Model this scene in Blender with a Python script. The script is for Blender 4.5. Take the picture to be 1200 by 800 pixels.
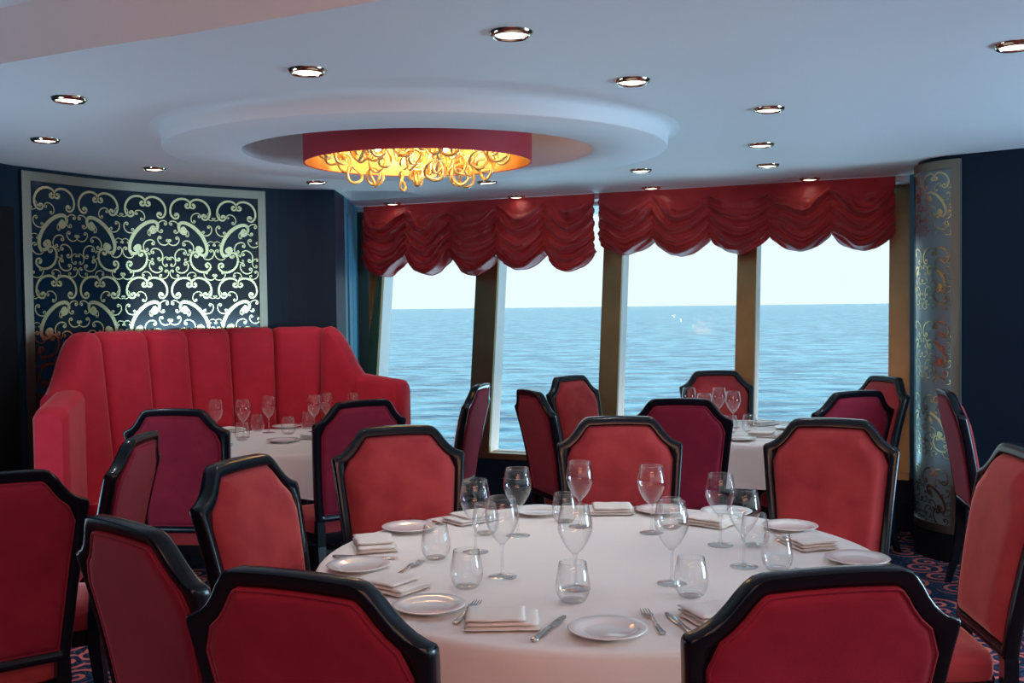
import bpy, bmesh, math, random
from mathutils import Vector, Matrix, noise
from mathutils.geometry import tessellate_polygon
for o in list(bpy.data.objects): bpy.data.objects.remove(o)
S = bpy.context.scene
COL = S.collection
PI = math.pi
R = math.radians

# ------------------------------------------------------------------ camera, world, light
EYE = 1.54
cam = bpy.data.cameras.new('camera'); cam.sensor_width = 36.0; cam.lens = 36.0
cam.clip_end = 60000; cam.clip_start = 0.05
co = bpy.data.objects.new('camera', cam); COL.objects.link(co); S.camera = co
P = math.atan(39.8/1200); RHO = math.atan(7/590)
fw = Vector((0, math.cos(P), -math.sin(P))); rt = Vector((1, 0, 0)); up = rt.cross(fw)
iR = math.cos(RHO)*rt - math.sin(RHO)*up; iU = math.sin(RHO)*rt + math.cos(RHO)*up
m = Matrix((iR, iU, -fw)).transposed().to_4x4(); m.translation = (0, 0, EYE)
co.matrix_world = m

S.view_settings.view_transform = 'Standard'; S.view_settings.look = 'None'
S.view_settings.gamma = 1; S.view_settings.use_curve_mapping = False
S.view_settings.exposure = 0.0

W = bpy.data.worlds.new('sky'); S.world = W; W.use_nodes = True
nt = W.node_tree; nt.nodes.clear()
out = nt.nodes.new('ShaderNodeOutputWorld'); bg = nt.nodes.new('ShaderNodeBackground')
tc = nt.nodes.new('ShaderNodeTexCoord'); sx = nt.nodes.new('ShaderNodeSeparateXYZ'); rp = nt.nodes.new('ShaderNodeValToRGB')
nt.links.new(tc.outputs['Generated'], sx.inputs[0]); nt.links.new(sx.outputs['Z'], rp.inputs[0])
nt.links.new(rp.outputs[0], bg.inputs[0]); nt.links.new(bg.outputs[0], out.inputs[0])
e = rp.color_ramp.elements
e[0].position = 0.0; e[0].color = (.78, .955, 1.0, 1)
e[1].position = 1.0; e[1].color = (.10, .38, .72, 1)
x = e.new(.10); x.color = (.80, .96, 1.0, 1)
x = e.new(.35); x.color = (.42, .77, .98, 1)
bg.inputs[1].default_value = 1.12

def area(name, loc, target, sx, sy, power, color):
    l = bpy.data.lights.new(name, 'AREA'); l.shape = 'RECTANGLE'; l.size = sx; l.size_y = sy
    l.energy = power; l.color = color
    o = bpy.data.objects.new(name, l); COL.objects.link(o); o.location = loc
    o.rotation_euler = (Vector(target)-Vector(loc)).to_track_quat('-Z', 'Y').to_euler()
    return o
# added cool fills standing in for unseen windows and sea light, plus warm lamps
area('right_cool_fill', (4.8, 3.4, .8), (-.6, 3.9, 2.0), 2.0, 1.0, 150, (.40, .72, 1.0))  # added cool fill, stands in for an unseen right-hand window
area('left_cool_fill', (-2.85, 3.95, .7), (-.5, 4.3, 3.3), 1.5, .9, 30, (.52, .76, 1.0))  # added to brighten the left of the ceiling; solid wall behind it
area('sea_bounce_fill', (3.05, 9.9, -1.3), (-.6, 3.2, 2.4), 7.5, 2.4, 420, (.46, .80, 1.0))  # added uplight hidden below the sill, acting as light off the sea
area('rear_cool_fill', (-1.0, -3.6, .75), (-.2, 2.6, 2.4), 5.0, 1.3, 8, (.34, .62, 1.0))  # added weak cool fill behind the camera
area('step_warm_fill', (0.0, -.2, 2.50), (-1.1, 3.4, 2.50), 2.4, .14, 20, (1.0, .46, .30))  # added warm strip to tint the ceiling step; no cove is modelled
area('room_lamps_behind', (0.4, -1.6, 2.05), (-.3, 4.0, 2.30), 3.0, .6, 24, (1.0, .46, .28))
sun = bpy.data.lights.new('sun', 'SUN'); sun.energy = 2.6; sun.angle = R(8); sun.color = (1, .97, .92)
so = bpy.data.objects.new('sun', sun); COL.objects.link(so)
so.rotation_euler = Vector((-.9192*.94-.3939*.34, .3939*.94-.9192*.34, -.28)).to_track_quat('-Z', 'Y').to_euler()

# ------------------------------------------------------------------ materials
def nodes(name):
    m = bpy.data.materials.new(name); m.use_nodes = True
    t = m.node_tree; b = t.nodes['Principled BSDF']
    return m, t, b
def mix(t, fac, a, b):
    n = t.nodes.new('ShaderNodeMix'); n.data_type = 'RGBA'
    if isinstance(fac, (int, float)): n.inputs[0].default_value = fac
    else: t.links.new(fac, n.inputs[0])
    for i, v in ((6, a), (7, b)):
        if isinstance(v, tuple): n.inputs[i].default_value = (*v, 1) if len(v) == 3 else v
        else: t.links.new(v, n.inputs[i])
    return n.outputs[2]
def noise_tex(t, scale, detail=4, coord='Object', stretch=None):
    c = t.nodes.new('ShaderNodeTexCoord'); n = t.nodes.new('ShaderNodeTexNoise')
    n.inputs['Scale'].default_value = scale; n.inputs['Detail'].default_value = detail
    src = c.outputs[coord]
    if stretch:
        mp = t.nodes.new('ShaderNodeMapping'); mp.inputs['Scale'].default_value = stretch
        t.links.new(src, mp.inputs[0]); src = mp.outputs[0]
    t.links.new(src, n.inputs['Vector']); return n.outputs['Fac']
def bump(t, b, h, strength=.2, dist=.01):
    n = t.nodes.new('ShaderNodeBump'); n.inputs['Strength'].default_value = strength; n.inputs['Distance'].default_value = dist
    t.links.new(h, n.inputs['Height']); t.links.new(n.outputs[0], b.inputs['Normal'])
def ramp(t, fac, p0, p1, c0=(0, 0, 0), c1=(1, 1, 1)):
    r = t.nodes.new('ShaderNodeValToRGB'); e = r.color_ramp.elements
    e[0].position = p0; e[1].position = p1; e[0].color = (*c0, 1); e[1].color = (*c1, 1)
    t.links.new(fac, r.inputs[0]); return r.outputs[0]
def plain(name, c, rough=.5, metal=0., var=.06, scale=8., bmp=0., coat=0., spec=.5):
    m, t, b = nodes(name)
    f = noise_tex(t, scale)
    dark = tuple(v*(1-var*2) for v in c)
    t.links.new(mix(t, f, dark, c), b.inputs['Base Color'])
    b.inputs['Roughness'].default_value = rough; b.inputs['Metallic'].default_value = metal
    b.inputs['Coat Weight'].default_value = coat; b.inputs['Specular IOR Level'].default_value = spec
    if bmp: bump(t, b, noise_tex(t, 160, 2), bmp, .002)
    return m
def velvet(name, c, c2, sheen=.6, tint=(1, .55, .5)):
    m, t, b = nodes(name)
    f = ramp(t, noise_tex(t, 9, 6), .3, .72)
    t.links.new(mix(t, f, c2, c), b.inputs['Base Color'])
    b.inputs['Roughness'].default_value = .8; b.inputs['Specular IOR Level'].default_value = .15
    b.inputs['Sheen Weight'].default_value = sheen; b.inputs['Sheen Roughness'].default_value = .35
    b.inputs['Sheen Tint'].default_value = (*tint, 1)
    bump(t, b, noise_tex(t, 300, 2), .15, .002)
    return m
def emit(name, c, s):
    m = bpy.data.materials.new(name); m.use_nodes = True; t = m.node_tree; t.nodes.clear()
    o = t.nodes.new('ShaderNodeOutputMaterial'); e = t.nodes.new('ShaderNodeEmission')
    e.inputs[0].default_value = (*c, 1); e.inputs[1].default_value = s
    t.links.new(e.outputs[0], o.inputs[0]); return m
def thin_glass(name, base=.05, edge=.75, tint=(.97, .985, .985), power=3., rough=.0):
    m = bpy.data.materials.new(name); m.use_nodes = True; t = m.node_tree; t.nodes.clear()
    o = t.nodes.new('ShaderNodeOutputMaterial'); mx = t.nodes.new('ShaderNodeMixShader')
    tr = t.nodes.new('ShaderNodeBsdfTransparent'); gl = t.nodes.new('ShaderNodeBsdfGlossy')
    tr.inputs[0].default_value = (*tint, 1); gl.inputs['Roughness'].default_value = rough
    lw = t.nodes.new('ShaderNodeLayerWeight'); lw.inputs[0].default_value = .5
    p = t.nodes.new('ShaderNodeMath'); p.operation = 'POWER'; p.inputs[1].default_value = power
    q = t.nodes.new('ShaderNodeMath'); q.operation = 'MULTIPLY_ADD'; q.inputs[1].default_value = edge; q.inputs[2].default_value = base
    t.links.new(lw.outputs['Facing'], p.inputs[0]); t.links.new(p.outputs[0], q.inputs[0])
    t.links.new(q.outputs[0], mx.inputs[0]); t.links.new(tr.outputs[0], mx.inputs[1]); t.links.new(gl.outputs[0], mx.inputs[2])
    t.links.new(mx.outputs[0], o.inputs[0]); return m

M = {}
M['ceiling'] = plain('ceiling_paint', (.80, .80, .80), .55, var=.015, scale=2)
M['navy'] = plain('navy_wall', (.003, .016, .036), .5, var=.1, spec=.25)
M['blue'] = plain('blue_lacquer_wall', (.045, .24, .36), .45, var=.08, scale=3)
M['black'] = plain('black_paint', (.005, .006, .008), .6, spec=.2)
M['lacquer'] = plain('black_lacquer', (.003, .005, .009), .24, var=.1, coat=.1, spec=.32)
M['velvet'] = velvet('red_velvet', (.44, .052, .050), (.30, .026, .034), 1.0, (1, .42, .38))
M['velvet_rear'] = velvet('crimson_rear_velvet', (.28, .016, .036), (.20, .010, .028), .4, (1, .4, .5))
M['bench'] = velvet('crimson_velvet', (.55, .026, .050), (.46, .020, .038), .35)
M['cloth'] = plain('white_linen', (.80, .77, .74), .75, var=.015, scale=20, bmp=.12)
M['napkin'] = plain('napkin_linen', (.78, .75, .71), .8, var=.02, scale=30, bmp=.15)
M['china'] = plain('white_china', (.80, .79, .77), .12, var=.005, coat=.5)
M['steel'] = plain('polished_steel', (.62, .60, .57), .16, 1., var=.03)
M['brass'] = plain('aged_brass', (.36, .27, .14), .36, 1., var=.22, scale=5)
M['gold'] = plain('pale_gold', (.80, .69, .38), .24, 1., var=.05)
M['bronze'] = plain('bronze_frame', (.34, .29, .22), .38, 1., var=.12, scale=4)
M['chrome'] = plain('gold_chrome', (.75, .60, .42), .12, 1.)
M['white'] = plain('white_frame_paint', (.85, .86, .83), .45, var=.02)
M['glossnavy'] = plain('navy_glass', (.006, .022, .045), .13, var=.2, scale=3, spec=.35)
M['mirror'] = plain('grey_mirror_glass', (.26, .34, .36), .30, .45, var=.05)
M['lampred'] = plain('red_lamp_silk', (.46, .03, .05), .6, var=.08, scale=40)
M['lampgold'] = plain('gold_lamp_lining', (.82, .52, .19), .30, .85, var=.1, scale=14)
M['bulb'] = emit('bulb_glow', (1.0, .76, .42), 34)
M['lens'] = emit('downlight_glow', (1.0, .90, .76), 4)
M['pane'] = thin_glass('window_glass', .006, .22, (.99, 1, 1), 5)
M['glass'] = thin_glass('clear_glass', .06, .9, (.99, .993, .993), 1.9)
M['stemglass'] = thin_glass('stem_glass', .10, .60, (.97, .98, .98), 2)
# amber blown glass of the chandelier
m_, t_, b_ = nodes('amber_glass'); M['amber'] = m_
t_.links.new(mix(t_, noise_tex(t_, 20), (.85, .50, .14), (.95, .66, .26)), b_.inputs['Base Color'])
b_.inputs['Roughness'].default_value = .12; b_.inputs['Metallic'].default_value = .55; b_.inputs['Coat Weight'].default_value = .6
# curtain taffeta
m_, t_, b_ = nodes('red_taffeta'); M['taffeta'] = m_
t_.links.new(mix(t_, noise_tex(t_, 5, 3), (.46, .038, .058), (.74, .105, .085)), b_.inputs['Base Color'])
b_.inputs['Roughness'].default_value = .34; b_.inputs['Sheen Weight'].default_value = .12; b_.inputs['Sheen Tint'].default_value = (1, .5, .5, 1)
# carpet: curling scrolls around scattered centres
m_, t_, b_ = nodes('scroll_carpet'); M['carpet'] = m_
def curls(scale, turns, thick, seed):
    N = t_.nodes; Lk = t_.links
    c = N.new('ShaderNodeTexCoord'); mp = N.new('ShaderNodeMapping'); mp.inputs['Location'].default_value = (seed, seed*1.7, 0)
    Lk.new(c.outputs['Object'], mp.inputs[0])
    sc = N.new('ShaderNodeVectorMath'); sc.operation = 'SCALE'; sc.inputs['Scale'].default_value = scale; Lk.new(mp.outputs[0], sc.inputs[0])
    v = N.new('ShaderNodeTexVoronoi'); v.voronoi_dimensions = '2D'; v.inputs['Scale'].default_value = 1; v.inputs['Randomness'].default_value = .8
    Lk.new(sc.outputs[0], v.inputs['Vector'])
    d = N.new('ShaderNodeVectorMath'); d.operation = 'SUBTRACT'; Lk.new(sc.outputs[0], d.inputs[0]); Lk.new(v.outputs['Position'], d.inputs[1])
    s = N.new('ShaderNodeSeparateXYZ'); Lk.new(d.outputs[0], s.inputs[0])
    def mt(op, a, b=None):
        n = N.new('ShaderNodeMath'); n.operation = op
        for i, q in enumerate((a, b)):
            if q is None: continue
            if isinstance(q, (int, float)): n.inputs[i].default_value = q
            else: Lk.new(q, n.inputs[i])
        return n.outputs[0]
    ang = mt('DIVIDE', mt('ARCTAN2', s.outputs['Y'], s.outputs['X']), 2*PI)
    rad = mt('MULTIPLY', v.outputs['Distance'], turns)
    fr = mt('FRACT', mt('ADD', mt('ADD', ang, rad), 8))
    line = mt('LESS_THAN', mt('ABSOLUTE', mt('SUBTRACT', fr, .5)), thick)
    lim = mt('LESS_THAN', v.outputs['Distance'], .62)
    return mt('MULTIPLY', line, lim)
c1 = curls(5.2, 3.0, .17, 0.); c2 = curls(11., 3.0, .17, 3.3)
base = mix(t_, c2, (.008, .014, .036), (.030, .055, .10))
t_.links.new(mix(t_, c1, base, (.50, .115, .095)), b_.inputs['Base Color'])
b_.inputs['Roughness'].default_value = .95; b_.inputs['Specular IOR Level'].default_value = .1
# sea
m_, t_, b_ = nodes('sea_water'); M['sea'] = m_
n1 = noise_tex(t_, .22, 5, stretch=(.55, 1, 1)); 
t_.links.new(mix(t_, ramp(t_, n1, .36, .62), (.0, .20, .34), (.36, .84, .92)), b_.inputs['Base Color'])  # light and dark of the wave facets painted as streaks in the colour
b_.inputs['Roughness'].default_value = .2; b_.inputs['IOR'].default_value = 1.33; b_.inputs['Specular IOR Level'].default_value = .4
na = noise_tex(t_, .9, 5, stretch=(.55, 1., 1)); nb = noise_tex(t_, .16, 3, stretch=(.6, 1, 1))
ad = t_.nodes.new('ShaderNodeMath'); ad.operation = 'MULTIPLY_ADD'; ad.inputs[1].default_value = 2.5
t_.links.new(nb, ad.inputs[0]); t_.links.new(na, ad.inputs[2])
bump(t_, b_, ad.outputs[0], 1.0, 1.3)

# ------------------------------------------------------------------ mesh helpers
def obj(name, bm, mat, parent=None, smooth=True, autosmooth=None):
    me = bpy.data.meshes.new(name)
    bmesh.ops.recalc_face_normals(bm, faces=bm.faces[:])
    bm.to_mesh(me); bm.free()
    me.materials.append(M[mat] if isinstance(mat, str) else mat)
    if smooth: me.shade_smooth() if autosmooth is None else (me.shade_smooth(), me.set_sharp_from_angle(angle=R(autosmooth)))
    o = bpy.data.objects.new(name, me); COL.objects.link(o)
    if parent: o.parent = parent
    return o
def thing(name, label, cat, loc=(0, 0, 0), rz=0., group=None):
    o = bpy.data.objects.new(name, None); COL.objects.link(o)
    o.empty_display_size = .1
    o.location = loc; o.rotation_euler = (0, 0, rz)
    tag(o, label, cat, group); return o
def tag(o, label, cat, group=None):
    o['label'] = label; o['category'] = cat
    if group: o['group'] = group
    return o
def struct(o): o['kind'] = 'structure'; return o
def box(bm, x0, x1, y0, y1, z0, z1, mat4=None):
    vs = [bm.verts.new((x, y, z)) for z in (z0, z1) for y in (y0, y1) for x in (x0, x1)]
    for f in ((0, 1, 3, 2), (4, 6, 7, 5), (0, 4, 5, 1), (2, 3, 7, 6), (0, 2, 6, 4), (1, 5, 7, 3)):
        bm.faces.new([vs[i] for i in f])
    if mat4 is not None:
        for v in vs: v.co = mat4 @ v.co
    return vs
def loft(bm, loops, closed=True, cap=False):
    """loops: list of lists of points; join successive loops with quads"""
    vl = [[bm.verts.new(p) for p in l] for l in loops]
    n = len(vl[0])
    for a, b in zip(vl, vl[1:]):
        for i in range(n if closed else n-1):
            j = (i+1) % n
            bm.faces.new((a[i], a[j], b[j], b[i]))
    if cap: bm.faces.new(vl[0]); bm.faces.new(vl[-1])
    return vl
def lathe(bm, prof, seg=32):
    loops = []
    rings = []
    for r, z in prof:
        if r < 1e-6: rings.append([bm.verts.new((0, 0, z))])
        else: rings.append([bm.verts.new((r*math.cos(2*PI*i/seg), r*math.sin(2*PI*i/seg), z)) for i in range(seg)])
    for a, b in zip(rings, rings[1:]):
        for i in range(seg):
            j = (i+1) % seg
            if len(a) == 1 and len(b) == 1: continue
            if len(a) == 1: bm.faces.new((a[0], b[i], b[j]))
            elif len(b) == 1: bm.faces.new((a[i], a[j], b[0]))
            else: bm.faces.new((a[i], a[j], b[j], b[i]))
def tube(bm, pts, r, seg=8, closed=False):
    loops = []
    n = len(pts)
    for i, p in enumerate(pts):
        a = pts[(i-1) % n] if (closed or i) else pts[0]; b = pts[(i+1) % n] if (closed or i < n-1) else pts[-1]
        d = (Vector(b)-Vector(a)).normalized()
        u = d.orthogonal().normalized() if i == 0 else (pu - d*pu.dot(d)).normalized()
        pu = u; v = d.cross(u)
        rr = r[i] if isinstance(r, list) else r
        loops.append([Vector(p)+u*rr*math.cos(2*PI*k/seg)+v*rr*math.sin(2*PI*k/seg) for k in range(seg)])
    if closed: loops.append(loops[0])
    loft(bm, loops, True, not closed)
    if closed: bmesh.ops.remove_doubles(bm, verts=bm.verts[:], dist=1e-5)
def prism_poly(bm, poly, z0, z1, holes=()):
    """vertical prism over a plan polygon, with open holes"""
    polys = [poly]+list(holes)
    flat = [p for q in polys for p in q]
    tris = tessellate_polygon([[Vector((x, y, 0)) for x, y in q] for q in polys])
    lo = [bm.verts.new((x, y, z0)) for x, y in flat]; hi = [bm.verts.new((x, y, z1)) for x, y in flat]
    for a, b, c in tris:
        bm.faces.new((lo[a], lo[b], lo[c])); bm.faces.new((hi[c], hi[b], hi[a]))
    k = 0
    for q in polys:
        n = len(q)
        for i in range(n):
            j = (i+1) % n
            bm.faces.new((lo[k+i], lo[k+j], hi[k+j], hi[k+i]))
        k += n
def catmull(pts, n=12):
    P_ = [Vector(p) for p in pts]; out = []
    P_ = [P_[0]*2-P_[1]]+P_+[P_[-1]*2-P_[-2]]
    for i in range(1, len(P_)-2):
        for k in range(n):
            t = k/n; a, b, c, d = P_[i-1:i+3]
            out.append(.5*((2*b)+(c-a)*t+(2*a-5*b+4*c-d)*t*t+(3*b-a-3*c+d)*t**3))
    out.append(P_[-2]); return out
def copy_tree(o, parent=None):
    c = o.copy(); COL.objects.link(c)
    if parent: c.parent = parent
    for ch in list(o.children): copy_tree(ch, c)
    return c

# ------------------------------------------------------------------ setting
H = 2.40
bm = bmesh.new(); box(bm, -7, 7, -6, 9.2, -.1, 0)
struct(obj('floor', bm, 'carpet', smooth=False))

WA = Vector((-1.299, 8.685, 0)); WD = Vector((.9192, -.3939, 0)); WN = Vector((.3939, .9192, 0))
def wallpt(s, n, z): return WA+WD*s+WN*n+Vector((0, 0, z))
# left wall: straight run, then a concave sweep behind the banquette
lw = [(-3.05, -6), (-3.0, 3.5), (-2.92, 5.4)] + [tuple(p) for p in catmull([(-2.92, 5.72), (-2.872, 6.02), (-2.47, 6.64), (-1.70, 7.255), (-1.262, 7.385)], 10)]
bm = bmesh.new()
outer = [(x-.02*0, y) for x, y in lw]
back = [(-1.262, 7.8), (-2.2, 7.8), (-3.3, 6.6), (-3.3, -6)]
prism_poly(bm, outer+back, 0, 2.7)
struct(obj('wall_left', bm, 'navy', smooth=False))
bm = bmesh.new(); prism_poly(bm, [(-1.262, 7.80), (-1.30, 8.75), (-1.9, 9.3), (-1.9, 7.81)], 0, 2.7)
struct(obj('wall_alcove', bm, 'blue', smooth=False))
bm = bmesh.new()
for z0, z1, y0, y1 in ((.1, 2.28, 7.95, 8.18), (.1, 2.28, 8.21, 8.44)):
    prism_poly(bm, [(-1.262-(y0-7.8)*.04+.012, y0), (-1.262-(y1-7.8)*.04+.012, y1), (-1.4, y1), (-1.4, y0)], z0, z1)
o = struct(obj('trim_6', bm, 'blue', smooth=False))
# dark doorway at the far left, blue lintel above
bm = bmesh.new(); box(bm, -3.02, -2.925, 4.2, 5.66, 2.16, 2.4); struct(obj('trim_7', bm, 'blue', smooth=False))
bm = bmesh.new(); prism_poly(bm, [(-2.895, 5.2), (-2.895, 5.72), (-2.862, 5.925), (-3, 5.925), (-3, 5.2)], 0, 2.15); struct(obj('door_1', bm, 'black', smooth=False))
# right: rounded column corner running into a flat navy wall
CC = Vector((2.85, 6.25)); CR = .355
def colpt(a, r=CR): return (CC.x+r*math.cos(R(a)), CC.y+r*math.sin(R(a)))
bm = bmesh.new()
arc = [colpt(a, CR-.012) for a in range(150, 231, 5)]
prism_poly(bm, [(3.3, 7.2), (2.9, 6.72), (2.6, 6.62)]+arc+[(4.4, 4.51), (4.9, 4.51), (4.9, 7.2)], 0, 2.7)
struct(obj('wall_right', bm, 'navy', smooth=False))
bm = bmesh.new(); prism_poly(bm, [(2.6, 6.63)]+[colpt(a, CR+.012) for a in range(150, 231, 5)]+[(2.95, 6.2)], 0, .16)
struct(obj('baseboard_right', bm, 'black', smooth=False))
# window wall below the sill, brass sill, mullions, white reveals, panes
T = math.tan(R(8.4))
def glass_n(z): return (z-1.2)*T
bm = bmesh.new()
def slab(bm, s0, s1, z0, z1, n0, n1, lean=True):
    pts = []
    for z in (z0, z1):
        g = glass_n(z) if lean else 0
        for n in (n0, n1):
            for s in (s0, s1): pts.append(bm.verts.new(wallpt(s, n+g, z)))
    for f in ((0, 1, 3, 2), (4, 6, 7, 5), (0, 4, 5, 1), (2, 3, 7, 6), (0, 2, 6, 4), (1, 5, 7, 3)):
        bm.faces.new([pts[i] for i in f])
slab(bm, -.25, 4.75, 0, .35, -.14, .25, False); slab(bm, -.25, 4.75, .05, .20, -.16, -.13, False)
struct(obj('wall_back', bm, 'navy', smooth=False))
bm = bmesh.new(); slab(bm, -.25, 4.9, 2.36, 2.75, .0, .45, False); struct(obj('trim_9', bm, 'white', smooth=False))
bm = bmesh.new(); slab(bm, .06, 4.36, .35, .395, -.02, .20); struct(obj('trim_10', bm, 'brass', smooth=False))
MU = [(.094, .185), (1.063, 1.252), (2.145, 2.295), (3.176, 3.316), (4.223, 4.36)]
for i, (a, b) in enumerate(MU):
    bm = bmesh.new(); slab(bm, a, b, .39, 2.38, 0, .035); 
    struct(obj(f'trim_{i+1}', bm, 'brass', smooth=False))
for i in range(4):
    a = MU[i][1]; b = MU[i+1][0]
    bm = bmesh.new()
    slab(bm, a-.05, a, .39, 2.38, .036, .19); slab(bm, b, b+.05, .39, 2.38, .036, .19); slab(bm, a, b, .36, .40, .10, .19); slab(bm, a, b, 2.33, 2.38, .04, .19)
    w = struct(obj(f'window_{i+1}', bm, 'white', smooth=False))
    bm = bmesh.new(); slab(bm, a, b, .40, 2.33, .15, .158)
    p = obj('pane', bm, 'pane', w, smooth=False)
# dark pier between last jamb and column
bm = bmesh.new(); slab(bm, 4.36, 4.75, 0, 2.42, -.06, .3, False); struct(obj('trim_11', bm, 'blue', smooth=False))
bm = bmesh.new(); slab(bm, -.25, .094, 0, 2.42, 0.02, .3, False); struct(obj('trim_12', bm, 'bronze', smooth=False))

# ceiling with the recess at the window corner, the step near the camera, the round ring
step = [(-3.4, 4.40), (-1.755, 3.563), (-1.35, 3.36), (-.98, 3.20), (-.66, 3.04), (-.345, 2.883), (.3, 2.6), (1.2, 2.3), (5.5, 1.4)]
RC = Vector((-.455, 5.16))
def oval(rx, ry, n=96, c=RC): return [(c.x+rx*math.cos(2*PI*i/n), c.y+ry*math.sin(2*PI*i/n)) for i in range(n)]
HRX, HRY = .87, .73
hole = [(-1.24, 7.45), (-.78, 7.53), (-.642, 7.893), (-1.25, 8.13)]
bm = bmesh.new()
prism_poly(bm, step+[(5.5, 9.6), (-3.4, 9.6)], H, H+.19, [oval(HRX+.1, HRY+.1), hole])
struct(obj('ceiling', bm, 'ceiling', smooth=False))
bm = bmesh.new(); prism_poly(bm, [(-7, -6), (7, -6), (7, 9.6), (-7, 9.6)], H+.19, H+.3)
struct(obj('ceiling_upper', bm, 'ceiling', smooth=False))
# dropped oval ring, coved into the ceiling
bm = bmesh.new()
ZR = 2.315; RX, RY = 1.235, 1.10
prof = [(.06, H+.0), (.035, H-.003), (.016, H-.010), (.006, H-.022), (.002, H-.04), (.0, ZR+.005), (-.005, ZR)]
loops = [[(x, y, z) for x, y in oval(RX+d, RY+d)] for d, z in prof]
loops += [[(x, y, ZR) for x, y in oval(HRX+.008, HRY+.008)], [(x, y, ZR+.006) for x, y in oval(HRX, HRY)], [(x, y, H+.19) for x, y in oval(HRX, HRY)]]
loft(bm, loops)
struct(obj('ceiling_ring', bm, 'ceiling', autosmooth=50))

# sea far below the ship's rail
bm = bmesh.new()
for ring_r in (1,): pass
rs = [6, 40, 200, 1000, 6000, 40000]
loft(bm, [[(r*math.cos(2*PI*i/48), r*math.sin(2*PI*i/48), -12) for i in range(48)] for r in rs])
sea = obj('sea', bm, 'sea', smooth=False); sea['kind'] = 'structure'

# ------------------------------------------------------------------ scrollwork panels
def cscroll(k0=2.35, beta=3.35, n=56):
    """centre line of a C scroll with spiral ends, scaled to unit size; returns [(x, y, halfwidth)]"""
    th = 0; x = y = 0; N = n//2; pts = [(0, 0)]
    SUB = 8
    for k in range(N*SUB):
        t = (k+.5)/(N*SUB)
        th += k0*math.exp(beta*max(0, t-.32))/(N*SUB); x += math.cos(th)/(N*SUB); y += math.sin(th)/(N*SUB)
        if k % SUB == SUB-1: pts.append((x, y))
    full = [(-a, b) for a, b in pts[1:]][::-1]+pts
    ys = [p[1] for p in full]; xs = [p[0] for p in full]
    sc = max(max(xs)-min(xs), max(ys)-min(ys)); cx = (max(xs)+min(xs))/2; cy = (max(ys)+min(ys))/2
    res = []
    for i, (a, b) in enumerate(full):
        t = abs(i-N)/N
        w = .047 - .013*t + (.030*((t-.84)/.16) if t > .84 else 0)
        res.append(((a-cx)/sc, (b-cy)/sc, w))
    return res
C1 = cscroll()
def ribbon(bm, pts, mapf):
    va = []; 
    n = len(pts)
    for i, (x, y, w) in enumerate(pts):
        a = pts[max(0, i-1)]; b = pts[min(n-1, i+1)]
        dx, dy = b[0]-a[0], b[1]-a[1]; l = math.hypot(dx, dy) or 1
        nx, ny = -dy/l*w, dx/l*w
        va.append((bm.verts.new(mapf(x+nx, y+ny)), bm.verts.new(mapf(x-nx, y-ny))))
    for (a, b), (c, d) in zip(va, va[1:]): bm.faces.new((a, b, d, c))
    for (x, y, w) in [p for p in (pts[0], pts[-1]) if p[2] > .9*max(q[2] for q in pts)]:
        ring = [bm.verts.new(mapf(x+w*1.05*math.cos(2*PI*k/10), y+w*1.05*math.sin(2*PI*k/10))) for k in range(10)]
        bm.faces.new(ring)
# one mirrored half tile; units: half-tile width = 1; (u, v down, size, rotation deg, aspect)
# rotation 0: the belly of the C points down, the two curls face up
HALF = [
 (.24, .27, .50, 222, 1), (.73, .27, .50, 138, 1), (.59, .47, .24, 225, 1), (.86, .76, .25, 45, 1), (.89, 1.27, .26, 40, 1),
 (.57, .90, .84, 131, .60), (.15, .68, .27, 120, 1), (.36, .80, .20, 150, 1), (.44, 1.08, .28, 135, 1), (.12, 1.0, .25, 20, 1),
 (.24, 1.26, .29, 225, 1), (.08, 1.42, .20, 100, 1), (.66, 1.45, .50, 318, 1), (.30, 1.56, .29, 30, 1), (.10, 1.70, .22, 320, 1),
 (.88, 1.72, .26, 340, 1), (.48, 1.70, .2, 200, 1), (.92, .45, .18, 300, 1), (.93, 1.02, .16, 180, 1), (.42, 1.34, .18, 60, 1),
]
def scroll_field(bm, u0, u1, v0, v1, half, mapf, voff=0., phase=0):
    per = 1.76*half
    nt = max(1, round((u1-u0)/half)); half = (u1-u0)/nt if (u1-u0)/nt > .2 else half; nv = int((v1-v0)/per)+2
    for i in range(nt):
        flip = (i+phase) % 2
        for j in range(nv):
            for (u, v, s, rot, asp) in HALF:
                runs = [[]]
                ca, sa = math.cos(R(rot)), math.sin(R(rot))
                for (x, y, w) in C1:
                    y = y*asp
                    X = (x*ca-y*sa)*s; Y = (x*sa+y*ca)*s
                    uu = u+X
                    if flip: uu = 1-uu
                    pu = u0+(i+uu)*half; pv = v0+(v-Y)*half+j*per+voff
                    if u0-.004 < pu < u1+.004 and v0 < pv < v1: runs[-1].append((pu, pv, w*s*half))
                    elif runs[-1]: runs.append([])
                for pts in runs:
                    if len(pts) > 5: ribbon(bm, pts, mapf)

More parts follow.
